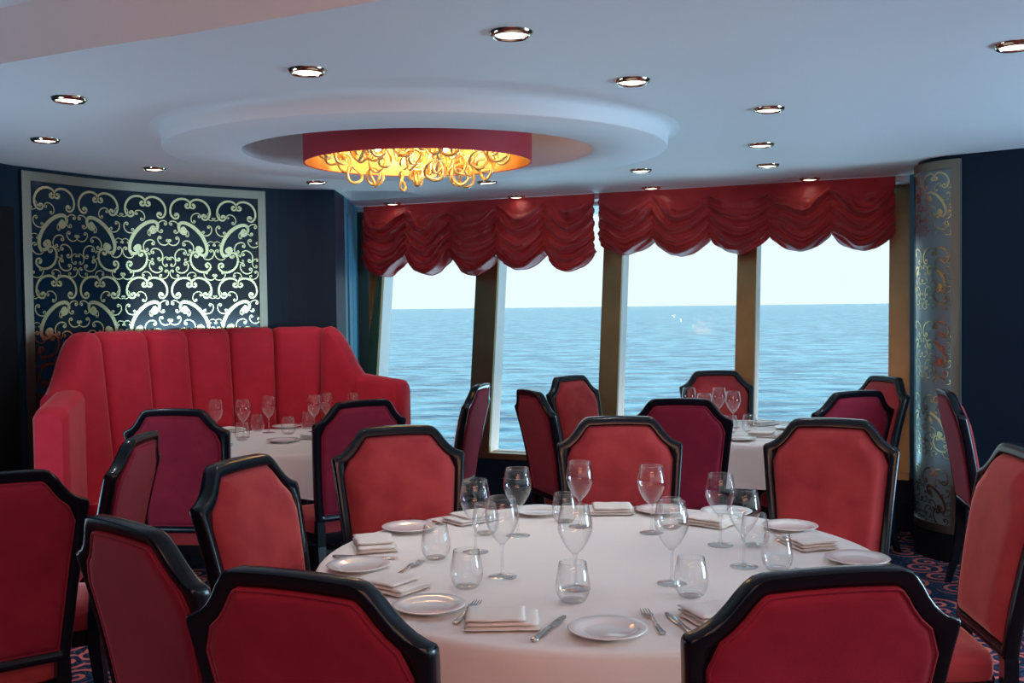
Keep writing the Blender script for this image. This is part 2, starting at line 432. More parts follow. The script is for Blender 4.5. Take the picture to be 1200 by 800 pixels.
def curve_mapper(path):
    """path: plan points; returns length and f(u, offset) -> (x,y)"""
    ps = [Vector(p) for p in path]; cum = [0]
    for a, b in zip(ps, ps[1:]): cum.append(cum[-1]+(b-a).length)
    def f(u, off):
        u = min(max(u, 0), cum[-1]-1e-6)
        for i in range(len(ps)-1):
            if cum[i+1] >= u: break
        t = (u-cum[i])/(cum[i+1]-cum[i])
        def tang(k):
            a = ps[max(k-1, 0)]; b = ps[min(k+1, len(ps)-1)]; return (b-a).normalized()
        d = (tang(i)*(1-t)+tang(i+1)*t).normalized()
        p = ps[i].lerp(ps[i+1], t)
        n = Vector((d.y, -d.x))
        return p+n*off
    return cum[-1], f
def scroll_panel(label, path, z0, z1, half, back_mat, gold_mat, fw, sides, sgn, voff=0., phase=0):
    Lg, f = curve_mapper(path)
    c = f(Lg/2, 0)
    root = thing('scrollwork_panel', label, 'wall panel', (c.x, c.y, z0))
    off = Vector((c.x, c.y, z0))
    def pt(u, o, z): q = f(u, o*sgn); return Vector((q.x, q.y, z))-off
    K = 60
    bm = bmesh.new()
    def strip(bm, u0, u1, za, zb, o0, o1, k=K):
        loops = []
        for i in range(k+1):
            u = u0+(u1-u0)*i/k
            loops.append([pt(u, o0, za), pt(u, o1, za), pt(u, o1, zb), pt(u, o0, zb)])
        loft(bm, loops, True, True)
    strip(bm, 0, Lg, z0, z1, .001, .012)
    obj('backing', bm, back_mat, root, autosmooth=40)
    bm = bmesh.new()
    strip(bm, 0, Lg, z1-fw, z1, .012, .024); strip(bm, 0, Lg, z0, z0+fw, .012, .024)
    if 'l' in sides: strip(bm, 0, fw, z0+fw, z1-fw, .012, .024, 3)
    if 'r' in sides: strip(bm, Lg-fw, Lg, z0+fw, z1-fw, .012, .024, 3)
    obj('frame', bm, 'bronze', root, autosmooth=40)
    bm = bmesh.new()
    scroll_field(bm, fw if 'l' in sides else 0, Lg-(fw if 'r' in sides else 0), 0, z1-z0-2*fw, half, lambda u, v: pt(u, .0155, z1-fw-v), voff, phase)
    obj('scrollwork', bm, gold_mat, root, smooth=False)
    return root
arcp = [tuple(p) for p in catmull([(-2.872, 6.02), (-2.47, 6.64), (-1.70, 7.255), (-1.262, 7.385)], 24)]
Lg, f = curve_mapper(arcp)
sub = [tuple(f(Lg*.772*i/60, 0)) for i in range(61)]
scroll_panel('gold scrollwork panel on curved navy wall above the red banquette', sub, .30, 2.375, .30, 'glossnavy', 'gold', .055, 'lr', 1, 0, 1)
cpath = [colpt(a, CR-.010) for a in range(150, 231, 2)]
scroll_panel('tall narrow scrollwork panel wrapped round the right-hand column', cpath, .17, 2.375, .25, 'mirror', 'gold', .05, 'r', 1, 0, 1)

# ------------------------------------------------------------------ curtains
def valance(label, s0, s1, cusps, drop0, drop1, seed):
    """balloon curtain: cusps = number of swags"""
    rnd = random.Random(seed)
    ph = [rnd.uniform(0, 6) for _ in range(cusps+1)]
    bm = bmesh.new(); NS = cusps*40; NT = 130
    rows = []
    for i in range(NS+1):
        u = i/NS; sw = u*cusps; k = min(int(sw), cusps-1); fr = sw-k
        q = math.sin(PI*fr)
        cusp = drop0; Ht = cusp+(drop1-drop0)*(q**.75)*(1+.12*math.sin(ph[k]*3))
        row = []
        s = s0+(s1-s0)*u
        for j in range(NT+1):
            t = j/NT; d = t*Ht
            # droop coordinate: folds sag between the cords
            nz = noise.noise(Vector((s*5, d*3, seed*3.1)))
            nz2 = noise.noise(Vector((s*14, d*16, seed*5.7)))
            sag = d - .145*q*(.35+.65*min(1, d/.2)) + .018*nz
            wave = sag/.043 + ph[k]*.5 + nz*1.2
            ridge = 1-abs(math.sin(wave*PI*.5))**.62
            wave2 = sag/.024+ph[k]+nz*1.8
            ridge = (ridge+.5*(1-abs(math.sin(wave2*PI*.5))**.7))*(.95+.5*noise.noise(Vector((s*3.1, d*9, seed*2.2))))
            head = min(1, max(0, (d-.03-.10*q*(.7+.3*math.sin(ph[k])))/.05))
            pin = .55+.45*min(1, min(fr, 1-fr)*5)
            n = .05 + .06*q*min(1, d/.15) + (.078*ridge*pin+.016*nz2)*head + .012*nz*(1-head)
            tail = max(0, (t-.93)/.07)
            n -= .05*tail*tail
            if j == NT: n -= .02
            z = H-.003-d + .01*nz2*head*(0 if j in (0,) else 1)
            row.append(wallpt(s+.008*nz2*head, -n, z))
        rows.append(row)
    loft(bm, rows, False)
    bmesh.ops.solidify(bm, geom=bm.faces[:], thickness=.006)
    o = obj('balloon_curtain', bm, 'taffeta')
    tag(o, label, 'curtain', 'red balloon curtains over the windows'); return o
valance('ruched dark red balloon curtain over the left pair of windows', .10, 2.13, 5, .44, .585, 1)
valance('ruched dark red balloon curtain over the right pair of windows, nearer the column', 2.165, 4.27, 5, .375, .485, 4)

# ------------------------------------------------------------------ chandelier
rnd = random.Random(7)
CX, CY, CRX, CRY = -.455, 5.12, .565, .50
ch = thing('chandelier', 'oval red drum chandelier full of looped amber glass in the ceiling ring', 'chandelier', (CX, CY, 2.26))
def ov(r0, r1, z, n=96): return [(r0*math.cos(2*PI*i/n), r1*math.sin(2*PI*i/n), z) for i in range(n)]
bm = bmesh.new(); loft(bm, [ov(CRX, CRY, 0), ov(CRX, CRY, .23), ov(CRX-.008, CRY-.008, .23), ov(CRX-.008, CRY-.008, 0), ov(CRX, CRY, 0)])
bmesh.ops.remove_doubles(bm, verts=bm.verts[:], dist=1e-5)
obj('shade', bm, 'lampred', ch, autosmooth=40)
bm = bmesh.new(); loft(bm, [ov(CRX-.009, CRY-.009, .004), ov(CRX-.009, CRY-.009, .2), ov(CRX*.5, CRY*.5, .215), ov(.02, .02, .215)])
obj('lining', bm, 'lampgold', ch, autosmooth=40)
bm = bmesh.new(); loft(bm, [ov(.30, .27, .22), ov(.30, .27, .335)], True, True); obj('ceiling_mount', bm, 'chrome', ch, autosmooth=40)
def loopglass(rad, thick, elong):
    bm = bmesh.new(); pts = []
    for k in range(22):
        a = 2*PI*k/22
        pts.append((rad*math.cos(a), .012*math.sin(2*a), rad*elong*math.sin(a)))
    tube(bm, pts, thick, 7, True); return bm
protos = []
for k in range(78):
    a = rnd.uniform(0, 2*PI); q = math.sqrt(rnd.uniform(0, 1))*.86
    cen = 1-q
    if k < 4:
        o = obj('glass_loop', loopglass((.042, .052, .038, .047)[k], (.0075, .008, .007, .009)[k], (1.1, 1, 1.3, 1)[k]), 'amber', ch); protos.append(o)
    else:
        o = protos[k % 4].copy(); COL.objects.link(o)
    o.location = (CRX*q*math.cos(a), CRY*q*math.sin(a), rnd.uniform(-.055, .12) if q < .6 else rnd.uniform(.02, .12))
    o.rotation_euler = (rnd.uniform(-.4, .4), rnd.uniform(-.4, .4), rnd.uniform(0, PI))
b0 = None
for k in range(12):
    a = 2*PI*k/12+.2
    if b0 is None:
        bm = bmesh.new(); bmesh.ops.create_uvsphere(bm, u_segments=12, v_segments=8, radius=.022); b0 = o = obj('bulb', bm, 'bulb', ch)
    else: o = b0.copy(); COL.objects.link(o)
    o.location = (CRX*.62*math.cos(a), CRY*.62*math.sin(a), .12)
l = bpy.data.lights.new('chandelier_glow', 'POINT'); l.energy = 9; l.color = (1, .66, .34); l.shadow_soft_size = .12
o = bpy.data.objects.new('chandelier_glow', l); COL.objects.link(o); o.location = (0, 0, .02); o.parent = ch
l = bpy.data.lights.new('recess_warm_fill', 'POINT'); l.energy = 2.2; l.color = (1, .62, .36); l.shadow_soft_size = .1
o = bpy.data.objects.new('recess_warm_fill', l); COL.objects.link(o); o.location = (.42, .0, .27); o.parent = ch  # added warm fill for the ring recess; no bulb sits above the drum

# ------------------------------------------------------------------ recessed downlights
DL = [((.009, 3.235), 'at the top middle of the photo, nearest the camera'),
 ((-.723, 3.705), 'between the chandelier ring and the stepped edge'),
 ((.47, 3.934), 'just right of the chandelier ring on its camera side'),
 ((-1.765, 4.139), 'left of the ring, nearer of the two at the far left'),
 ((-2.299, 5.101), 'farthest left, just above the scroll panel corner'),
 ((-2.132, 6.172), 'above the middle of the gold scroll panel'),
 ((-1.302, 6.921), 'below the left side of the chandelier, over the dark wall end'),
 ((1.14, 4.528), 'right of the ring, nearest of the row of three'),
 ((1.351, 5.532), 'right of the ring, middle of the row of three'),
 ((1.59, 6.343), 'right of the ring, farthest of the row of three'),
 ((.828, 6.51), 'just beyond the right edge of the ring'),
 ((1.025, 7.475), 'close to the right curtain near its left end'),
 ((1.697, 3.459), 'cut by the right border of the photo'),
 ((2.055, 7.054), 'close to the right curtain near its right end'),
 ((.046, 7.968), 'close to the left curtain near its right end'),
 ((-.156, 7.031), 'directly below the right side of the chandelier'),
 ((-.959, 8.37), 'in the window corner close to the left curtain')]
bm = bmesh.new(); lathe(bm, [(.050, -.006), (.053, -.012), (.058, -.015), (.064, -.011), (.070, -.001), (.070, 0)], 36)
bm2 = bmesh.new(); lathe(bm2, [(0, -.013), (.030, -.012), (.051, -.008)], 30)
dl0 = None
for (x, y), w in DL:
    if dl0 is None:
        dl0 = o = thing('downlight', '', 'ceiling light', (x, y, H)); obj('trim_ring', bm, 'chrome', o); obj('lens', bm2, 'lens', o)
        sl = bpy.data.lights.new('downlight_beam', 'SPOT'); sl.energy = 18; sl.color = (.95, .97, 1); sl.spot_size = R(84); sl.spot_blend = 1; sl.shadow_soft_size = .035
        so_ = bpy.data.objects.new('downlight_beam', sl); COL.objects.link(so_); so_.parent = o; so_.location = (0, 0, -.02)
    else:
        o = copy_tree(dl0)
        if 'curtain' in w: bpy.data.objects.remove([c for c in o.children if c.type == 'LIGHT'][0])   # dimmed ones beside the curtains
    o.location = (x, y, H); tag(o, 'round gold-rimmed recessed downlight '+w, 'ceiling light', 'recessed ceiling downlights')

# ------------------------------------------------------------------ banquette
bq = thing('banquette', 'curved red channel-back banquette under the gold scroll panel', 'banquette', (-1.6, 6.5, 0))
BO = Vector((-1.6, 6.5, 0))
plan = [(-2.45, 5.65), (-2.35, 6.05), (-2.20, 6.36), (-2.04, 6.62), (-1.845, 6.84), (-1.61, 6.99), (-1.335, 7.05), (-1.03, 6.99)]
cplan = [tuple(p) for p in catmull(plan, 12)]
CL, cf = curve_mapper(cplan)
TOPZ = 1.425
def seglen(i): return CL*i/7
ps = [Vector(p) for p in cplan]; cum = [0]
for a, b in zip(ps, ps[1:]): cum.append(cum[-1]+(b-a).length)
brk = [cum[i*12] for i in range(8)]
def channel(u0, u1, h0, h1, ease=None, nu=14):
    bm = bmesh.new(); loops = []
    for i in range(nu+1):
        t = i/nu; u = u0+(u1-u0)*t
        e = min(t, 1-t)*2
        bulge = .045*(1-(1-e)**2.6)**.5 if e < 1 else .045
        h = h0+(h1-h0)*(ease(t) if ease else t)
        h -= .012*(1-min(1, e*4))
        prof = []
        for k in range(8): # front going up
            z = .42+(h-.06-.42)*k/7
            lean = .10*((z-.42)/(TOPZ-.42))
            prof.append((bulge-lean, z))
        lt = .10*((h-.42)/(TOPZ-.42))
        for k in range(1, 7): # rounded top
            a = PI*k/7
            prof.append((bulge-lt-(1-math.cos(a))*.5*(.13+bulge), h-.06+.06*math.sin(a)))
        prof.append((-.13-lt, h-.08)); prof.append((-.13, .42))
        loops.append([])
        for o_, z in prof:
            q = cf(u, o_); loops[-1].append(Vector((q.x, q.y, z))-BO)
    loft(bm, loops, True, True); return bm
sm = lambda t: t*t*(3-2*t)
for i in range(7):
    if i == 0: bm = channel(brk[0]+.003, brk[1]-.003, 1.10, TOPZ, lambda t: sm(min(1, t/.75)))
    elif i == 6: bm = channel(brk[6]+.003, brk[7]-.003, TOPZ, 1.09, lambda t: sm(max(0, (t-.12)/.88)))
    else: bm = channel(brk[i]+.003, brk[i+1]-.003, TOPZ, TOPZ)
    obj('back_channel', bm, 'bench', bq, autosmooth=60)
def arm(p0, p1, h0, h1):
    bm = bmesh.new(); loops = []
    p0, p1 = Vector(p0), Vector(p1); d = (p1-p0).normalized(); n = Vector((d.y, -d.x))
    for i in range(13):
        t = i/12; p = p0.lerp(p1, t); h = h0+(h1-h0)*t
        e = 1-max(0, (t-.9)/.1)**2*.25
        L_ = []
        for a, z in ((.075, .10), (.08, .4), (.08, h-.05), (.06, h-.012), (.02, h), (-.03, h), (-.07, h-.012), (-.09, h-.05), (-.09, .4), (-.085, .10)):
            q = p+n*a*e; L_.append(Vector((q.x, q.y, z-(1-e)*.1*(z > .5)))-BO)
        loops.append(L_)
    loft(bm, loops, True, True); obj('arm', bm, 'bench', bq, autosmooth=50)
arm((-2.47, 5.67), (-2.36, 5.18), 1.11, 1.05)
arm((-1.02, 6.99), (-.72, 6.85), 1.10, 1.06)
def bstrip(name, mat, o0, o1, z0, z1, rnd_=.03):
    bm = bmesh.new(); loops = []
    for i in range(43):
        u = CL*(.04+.92*i/42)
        L_ = []
        for o_, z in ((o0, z0), (o1-.0, z0), (o1, z0+.01), (o1, z1-rnd_), (o1-rnd_, z1), (o0, z1)):
            q = cf(u, o_); L_.append(Vector((q.x, q.y, z))-BO)
        loops.append(L_)
    loft(bm, loops, True, True); obj(name, bm, mat, bq, autosmooth=50)
bstrip('seat', 'bench', -.05, .38, .30, .46); bstrip('plinth', 'black', -.05, .32, 0, .30, .005)

# ------------------------------------------------------------------ chair
def half_outline():
    pts = [(.212, .455), (.228, .60), (.243, .76), (.257, .90), (.262, .945), (.2625, .958), (.258, .967), (.243, .972),
           (.222, .983), (.203, .999), (.187, 1.018), (.172, 1.040), (.157, 1.058), (.143, 1.069), (.125, 1.074), (.06, 1.077), (0, 1.078)]
    return pts
ho = half_outline()
OUT = ho + [(-x, z) for x, z in ho[-2::-1]]
bot = [(x, .455) for x in (-.14, -.07, 0, .07, .14)]
OUT = OUT+bot
_d = []
for p, q in zip(OUT, OUT[1:]+OUT[:1]):
    k = max(1, round(math.hypot(q[0]-p[0], q[1]-p[1])/.035))
    _d += [(p[0]+(q[0]-p[0])*i/k, p[1]+(q[1]-p[1])*i/k) for i in range(k)]
OUT = _d   # counterclockwise closed loop (seen from the front with x right)
def inset(loop, d):
    n = len(loop); res = []
    for i in range(n):
        a = Vector(loop[i-1]); p = Vector(loop[i]); b = Vector(loop[(i+1) % n])
        d1 = (p-a).normalized(); d2 = (b-p).normalized()
        n1 = Vector((-d1.y, d1.x)); n2 = Vector((-d2.y, d2.x))
        k = (n1+n2); k = k/max(.35, k.length_squared/2) if k.length > .01 else n1
        q = p+k*d; res.append((q.x, q.y))
    if d < .008: return res
    def far(q):
        for j in range(n):
            a = Vector(loop[j]); b = Vector(loop[(j+1) % n]); e = b-a
            t = max(0, min(1, (Vector(q)-a).dot(e)/e.length_squared))
            if (Vector(q)-a-e*t).length < d-.0004: return False
        return True
    good = [far(q) for q in res]
    for i in range(n):      # collapse points that an offset corner swallowed onto their nearest kept neighbour
        if not good[i]:
            k = min((j for j in range(n) if good[j]), key=lambda j: min((j-i) % n, (i-j) % n)); res[i] = res[k]
    return res
def lean(z): 
    d = max(0, z-.46); return -(.09*d+.17*d*d)
def P3(x, z, y): return Vector((x, y+lean(z), z))
def make_chair():
    root = bpy.data.objects.new('dining_chair', None); COL.objects.link(root)
    # lacquered back frame: a ring with chamfered section
    bm = bmesh.new()
    sec = [(.0, -.018), (.0, .014), (.004, .021), (.010, .024), (.030, .022), (.036, .014), (.036, -.014), (.030, -.020), (.010, -.024), (.004, -.023)]
    loops = [[P3(x, z, y) for x, z in inset(OUT, d)] for d, y in sec]
    loops.append(loops[0]); loft(bm, loops); bmesh.ops.remove_doubles(bm, verts=bm.verts[:], dist=1e-6)
    obj('back_frame', bm, 'lacquer', root, autosmooth=48)
    inn = []
    for q in inset(OUT, .035):
        if not inn or math.hypot(q[0]-inn[-1][0], q[1]-inn[-1][1]) > 1e-4: inn.append(q)
    cz = .76
    def edge_dist(x, z):
        best = 9
        for (ax, az), (bx, bz) in zip(inn, inn[1:]+inn[:1]):
            dx, dz = bx-ax, bz-az; t = max(0, min(1, ((x-ax)*dx+(z-az)*dz)/(dx*dx+dz*dz)))
            best = min(best, math.hypot(x-ax-t*dx, z-az-t*dz))
        return best
    def pad(sgn, base, hgt, reach):
        bm = bmesh.new(); loops = []
        for sc in (1, .992, .98, .965, .945, .92, .88, .83, .77, .7, .6, .5, .4, .3, .2, .1):
            L_ = []
            for x, z in inn:
                X, Z = x*sc, cz+(z-cz)*sc
                d = min(1, edge_dist(X, Z)/reach) if sc < 1 else 0
                L_.append(P3(X, Z, sgn*(base+hgt*(1-(1-d)**2.6))))
            loops.append(L_)
        vl = loft(bm, loops)
        c = bm.verts.new(P3(0, cz, sgn*(base+hgt))); l = vl[-1]
        for i in range(len(l)): bm.faces.new((l[i], l[(i+1) % len(l)], c))
        return bm
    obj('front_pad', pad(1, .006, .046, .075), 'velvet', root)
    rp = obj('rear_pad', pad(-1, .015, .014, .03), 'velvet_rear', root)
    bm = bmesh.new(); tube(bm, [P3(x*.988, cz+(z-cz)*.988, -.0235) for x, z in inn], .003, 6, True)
    obj('piping', bm, 'velvet_rear', rp)
    # seat cushion
    def sq(wf, wb, y0, y1, z, n=48, pw=7):
        L_ = []
        for i in range(n):
            a = 2*PI*i/n; c, s = math.cos(a), math.sin(a)
            u = math.copysign(abs(c)**(2/pw), c); v = math.copysign(abs(s)**(2/pw), s)
            y = (y0+y1)/2+v*(y1-y0)/2; w = wb+(wf-wb)*(y-y0)/(y1-y0)
            L_.append((u*w, y, z))
        return L_
    bm = bmesh.new()
    loops = [sq(.232, .196, .03, .455, .385), sq(.238, .20, .026, .462, .40), sq(.238, .20, .026, .462, .44), sq(.228, .192, .034, .452, .456), sq(.20, .165, .06, .425, .466), sq(.12, .10, .13, .35, .47)]
    loft(bm, loops, True, True); obj('seat', bm, 'velvet', root, autosmooth=60)
    bm = bmesh.new(); loft(bm, [sq(.222, .186, .03, .448, .325, 48, 12), sq(.226, .19, .026, .452, .33, 48, 12), sq(.226, .19, .026, .452, .384, 48, 12)], True, True)
    obj('seat_rail', bm, 'lacquer', root, autosmooth=40)
    for sx in (-1, 1):
        bm = bmesh.new(); L_ = []
        for z, y, x, w in ((.46, 0, .194, .021), (.33, .0, .194, .022), (.16, -.02, .196, .019), (0, -.065, .198, .016)):
            L_.append([(sx*x-w, y-w, z), (sx*x+w, y-w, z), (sx*x+w, y+w, z), (sx*x-w, y+w, z)])
        loft(bm, L_, True, True); obj('leg', bm, 'lacquer', root, smooth=False)
        bm = bmesh.new(); L_ = []
        for z, w in ((.34, .024), (.15, .020), (0, .014)):
            L_.append([(sx*.196-w, .42-w, z), (sx*.196+w, .42-w, z), (sx*.196+w, .42+w, z), (sx*.196-w, .42+w, z)])
        loft(bm, L_, True, True); obj('leg', bm, 'lacquer', root, smooth=False)
    return root
# (top-of-back position, heading in degrees, label)
CH = [
 ((.556, 1.779), 101, 'red velvet dining chair seen from behind, at the bottom right of the front table'),
 ((-.39, 1.80), 66, 'red velvet chair seen from behind, low and left of the front plate row'),
 ((-.868, 2.262), 48, 'dark red chair with glossy sloping shoulder, seen obliquely, beside the lower left chair'),
 ((-.865, 3.205), -20, 'coral chair showing its padded front, left of the front table, turned away from it'),
 ((-.46, 4.05), -73, 'red chair facing the camera behind the left edge of the front table'),
 ((.446, 4.306), -91, 'red chair facing the camera at the far middle of the front table'),
 ((1.286, 4.13), -112, 'red chair facing the camera at the far right of the front table'),
 ((1.635, 3.26), 175, 'coral chair cut by the right border, padded front turned to the front table'),
 ((2.291, 5.418), -12, 'red chair seen edge-on in front of the scrollwork column'),
 ((2.375, 6.50), 195, 'red chair against the right window jamb, behind another chair'),
 ((1.833, 5.429), 112, 'dark red chair back between the window-side table and the scrollwork column'),
 ((1.443, 7.275), -88, 'red chair directly before the window at the far side of the window-side table'),
 ((.836, 5.103), 82, 'purplish red chair back on the camera side of the window-side table'),
 ((.384, 6.916), -42, 'pink coral chair before the window beside the central brass mullion'),
 ((.093, 5.742), 21, 'red chair seen edge-on left of the window-side table, leaning left'),
 ((-.19, 6.237), 167, 'pale edge-on chair right of the banquette table, facing the banquette'),
 ((-1.623, 4.881), 84, 'dark red chair back at the left of the banquette table'),
 ((-.766, 5.219), 126, 'crimson chair back at the right of the banquette table, seat edge showing'),
 ((-1.51, 2.97), 126, 'dark red chair back cut by the left border of the photo'),
 ((-1.41, 3.88), 182, 'chair turned left behind the one cut by the left border'),
]
ch0 = make_chair()
for i, ((x, y), h, lab) in enumerate(CH):
    c = ch0 if i == 0 else copy_tree(ch0)
    a = R(h); k = .12
    c.location = (x+k*math.cos(a), y+k*math.sin(a), 0); c.rotation_euler = (0, 0, a-PI/2)
    tag(c, lab, 'chair', 'red velvet dining chairs with black frames')

# ------------------------------------------------------------------ tables and cloths
def round_table(x, y, r, lab, clab, seed, hem):
    t = thing('round_table', lab, 'table', (x, y, 0), 0, 'round dining tables')
    bm = bmesh.new(); lathe(bm, [(0, .72), (r-.02, .72), (r-.005, .727), (r-.005, .74), (r-.02, .746), (0, .746)], 64); obj('tabletop', bm, 'black', t, autosmooth=40)
    bm = bmesh.new(); lathe(bm, [(0, 0), (.30, 0), (.30, .03), (.10, .06), (.055, .1), (.055, .68), (.14, .72), (0, .72)], 40); obj('pedestal', bm, 'lacquer', t, autosmooth=40)
    bm = bmesh.new(); n = 220; loops = []
    rnd = random.Random(seed); pa, pb, pc = (rnd.uniform(0, 6) for _ in range(3))
    def fold(a): return .55*math.sin(11*a+pa)+.3*math.sin(17*a+pb)+.25*math.sin(6*a+pc)
    radii = [.02, .2, .45, .7, .88, .95]
    for q in radii: loops.append([(r*q*math.cos(2*PI*i/n), r*q*math.sin(2*PI*i/n), .7495+.0012*noise.noise(Vector((r*q*math.cos(2*PI*i/n)*6, r*q*math.sin(2*PI*i/n)*6, seed)))) for i in range(n)])
    for dr, z in ((-.008, .7495), (.004, .746), (.010, .736)):
        loops.append([((r+dr)*math.cos(2*PI*i/n), (r+dr)*math.sin(2*PI*i/n), z) for i in range(n)])
    for k in range(1, 10):
        d = k/9; L_ = []
        for i in range(n):
            a = 2*PI*i/n; rr = r+.012+.020*d+.030*d*fold(a)
            L_.append((rr*math.cos(a), rr*math.sin(a), .736-(.736-hem-.012*fold(a+.3))*d))
        loops.append(L_)
    vl = loft(bm, loops); bm.faces.new(vl[0])
    o = obj('tablecloth', bm, 'cloth'); o.location = (x, y, 0)
    tag(o, clab, 'tablecloth', 'white tablecloths')
round_table(.27, 3.19, .875, 'large round dining table nearest the camera, under a white cloth', 'white cloth draped over the large front table', 1, .51)
round_table(1.5, 6.40, .63, 'round dining table by the right windows, under a white cloth', 'white cloth on the table by the right windows', 2, .495)
round_table(-1.29, 6.255, .65, 'round dining table in front of the red banquette, under a white cloth', 'white cloth on the table before the red banquette', 3, .495)

# ------------------------------------------------------------------ tableware prototypes
TZ = .7508
def place(proto, first, x, y, rz, lab, cat, grp, z=TZ):
    o = proto if first else copy_tree(proto)
    o.location = (x, y, z); o.rotation_euler = (0, 0, rz); tag(o, lab, cat, grp); return o
def empty(name): o = bpy.data.objects.new(name, None); COL.objects.link(o); return o
# goblet
gob = empty('wine_goblet')
bm = bmesh.new(); lathe(bm, [(.004, .096), (.010, .101), (.024, .115), (.038, .138), (.047, .160), (.0495, .172), (.0485, .188), (.044, .212), (.0395, .235), (.0388, .2356), (.0384, .235), (.0389, .2335)], 40); obj('bowl', bm, 'glass', gob)
bm = bmesh.new(); lathe(bm, [(.0085, .006), (.0055, .014), (.0042, .03), (.0042, .07), (.0052, .09), (.009, .0995)], 16); obj('stem', bm, 'stemglass', gob)
bm = bmesh.new(); lathe(bm, [(0, .0), (.041, .0), (.0425, .0012), (.041, .0024), (.025, .004), (.0085, .0065), (0, .0066)], 40); obj('foot', bm, 'stemglass', gob)
tum = empty('tumbler')
bm = bmesh.new(); lathe(bm, [(0, .0), (.026, .0), (.034, .006), (.043, .022), (.0465, .040), (.0455, .060), (.041, .085), (.0365, .108), (.0359, .1086), (.0355, .108), (.036, .1065)], 40); obj('bowl', bm, 'glass', tum)
bm = bmesh.new(); lathe(bm, [(0, .0005), (.025, .0005), (.031, .0065), (.030, .0085), (.02, .0095), (0, .0095)], 32); obj('base', bm, 'stemglass', tum)
plate = empty('bread_plate')
bm = bmesh.new(); lathe(bm, [(0, .003), (.055, .003), (.062, .0045), (.072, .009), (.094, .0145), (.0965, .0165), (.094, .018), (.072, .0125), (.062, .0085), (.055, .007), (0, .0068)], 56); obj('dish', bm, 'china', plate)
bm = bmesh.new(); lathe(bm, [(.050, .0032), (.050, 0), (.054, 0), (.054, .0034)], 40); obj('foot_ring', bm, 'china', plate)
nap = empty('folded_napkin')
def nap_layer(w, d, z0, h, ox, oy, seed):
    bm = bmesh.new(); nx, ny = 18, 12
    top = []; 
    def pz(i, j, base):
        u, v = i/nx, j/ny
        e = min(min(u, 1-u)*nx/2, min(v, 1-v)*ny/2, 1)
        return base
    lo, hi = [], []
    for i in range(nx+1):
        l, k = [], []
        for j in range(ny+1):
            u, v = i/nx, j/ny
            e = min(1, min(u, 1-u)*nx/1.6, min(v, 1-v)*ny/1.6); e = math.sqrt(1-(1-e)**2)
            x = (u-.5)*w+ox+.003*noise.noise(Vector((v*4, seed, 0))); y = (v-.5)*d+oy+.004*noise.noise(Vector((u*4, seed, 5)))
            wv = .0025*noise.noise(Vector((u*3+seed, v*3, 1)))+.0008
            l.append(bm.verts.new((x, y, z0+h*.5-h*.5*e+max(0, wv)*(z0 > 0)))); k.append(bm.verts.new((x, y, z0+h*.5+h*.5*e+max(0, wv))))
        lo.append(l); hi.append(k)
    for g in (lo, hi):
        for i in range(nx):
            for j in range(ny): bm.faces.new((g[i][j], g[i+1][j], g[i+1][j+1], g[i][j+1]))
    bmesh.ops.remove_doubles(bm, verts=bm.verts[:], dist=1e-5)
    return bm
obj('lower_fold', nap_layer(.185, .135, 0, .010, 0, 0, 1), 'napkin', nap)
obj('middle_fold', nap_layer(.182, .130, .0105, .009, .002, .002, 2), 'napkin', nap)
obj('upper_fold', nap_layer(.150, .128, .021, .009, -.016, .002, 3), 'napkin', nap)
def flat_cutlery(outline, th, zf):
    """outline: list of (y along, half width); zf(y) height"""
    bm = bmesh.new(); loops = []
    for y, w in outline:
        z = zf(y); t = th*(.6 if w < .004 else 1)
        loops.append([(-w, y, z+t*.2), (-w*.6, y, z), (w*.6, y, z), (w, y, z+t*.2), (w, y, z+t*.7), (w*.6, y, z+t), (-w*.6, y, z+t), (-w, y, z+t*.7)])
    loft(bm, loops, True, True); return bm
fork = empty('fork')
fz = lambda y: .001+.010*max(0, 1-abs(y-.02)/.06)**1.5*1.0
obj('handle', flat_cutlery([(-.10, .004), (-.097, .0085), (-.085, .0095), (-.06, .0075), (-.02, .0045), (.02, .0032), (.03, .0045)], .0035, fz), 'steel', fork)
obj('head', flat_cutlery([(.029, .004), (.036, .0095), (.045, .0125), (.055, .0128)], .003, fz), 'steel', fork)
for k in range(4):
    bm = bmesh.new(); xx = -.0105+.007*k
    tube(bm, [(xx, .053, fz(.053)+.0015), (xx, .075, fz(.075)+.0012), (xx, .10, .006)], [.0022, .002, .0011], 6); obj('tine', bm, 'steel', fork)
knife = empty('table_knife')
kz = lambda y: .001
obj('handle', flat_cutlery([(-.11, .005), (-.107, .009), (-.09, .0098), (-.05, .0082), (.0, .0065), (.004, .005)], .007, kz), 'steel', knife)
obj('blade', flat_cutlery([(.002, .006), (.012, .0095), (.05, .0105), (.085, .0095), (.10, .006), (.106, .001)], .0025, lambda y: .0025), 'steel', knife)

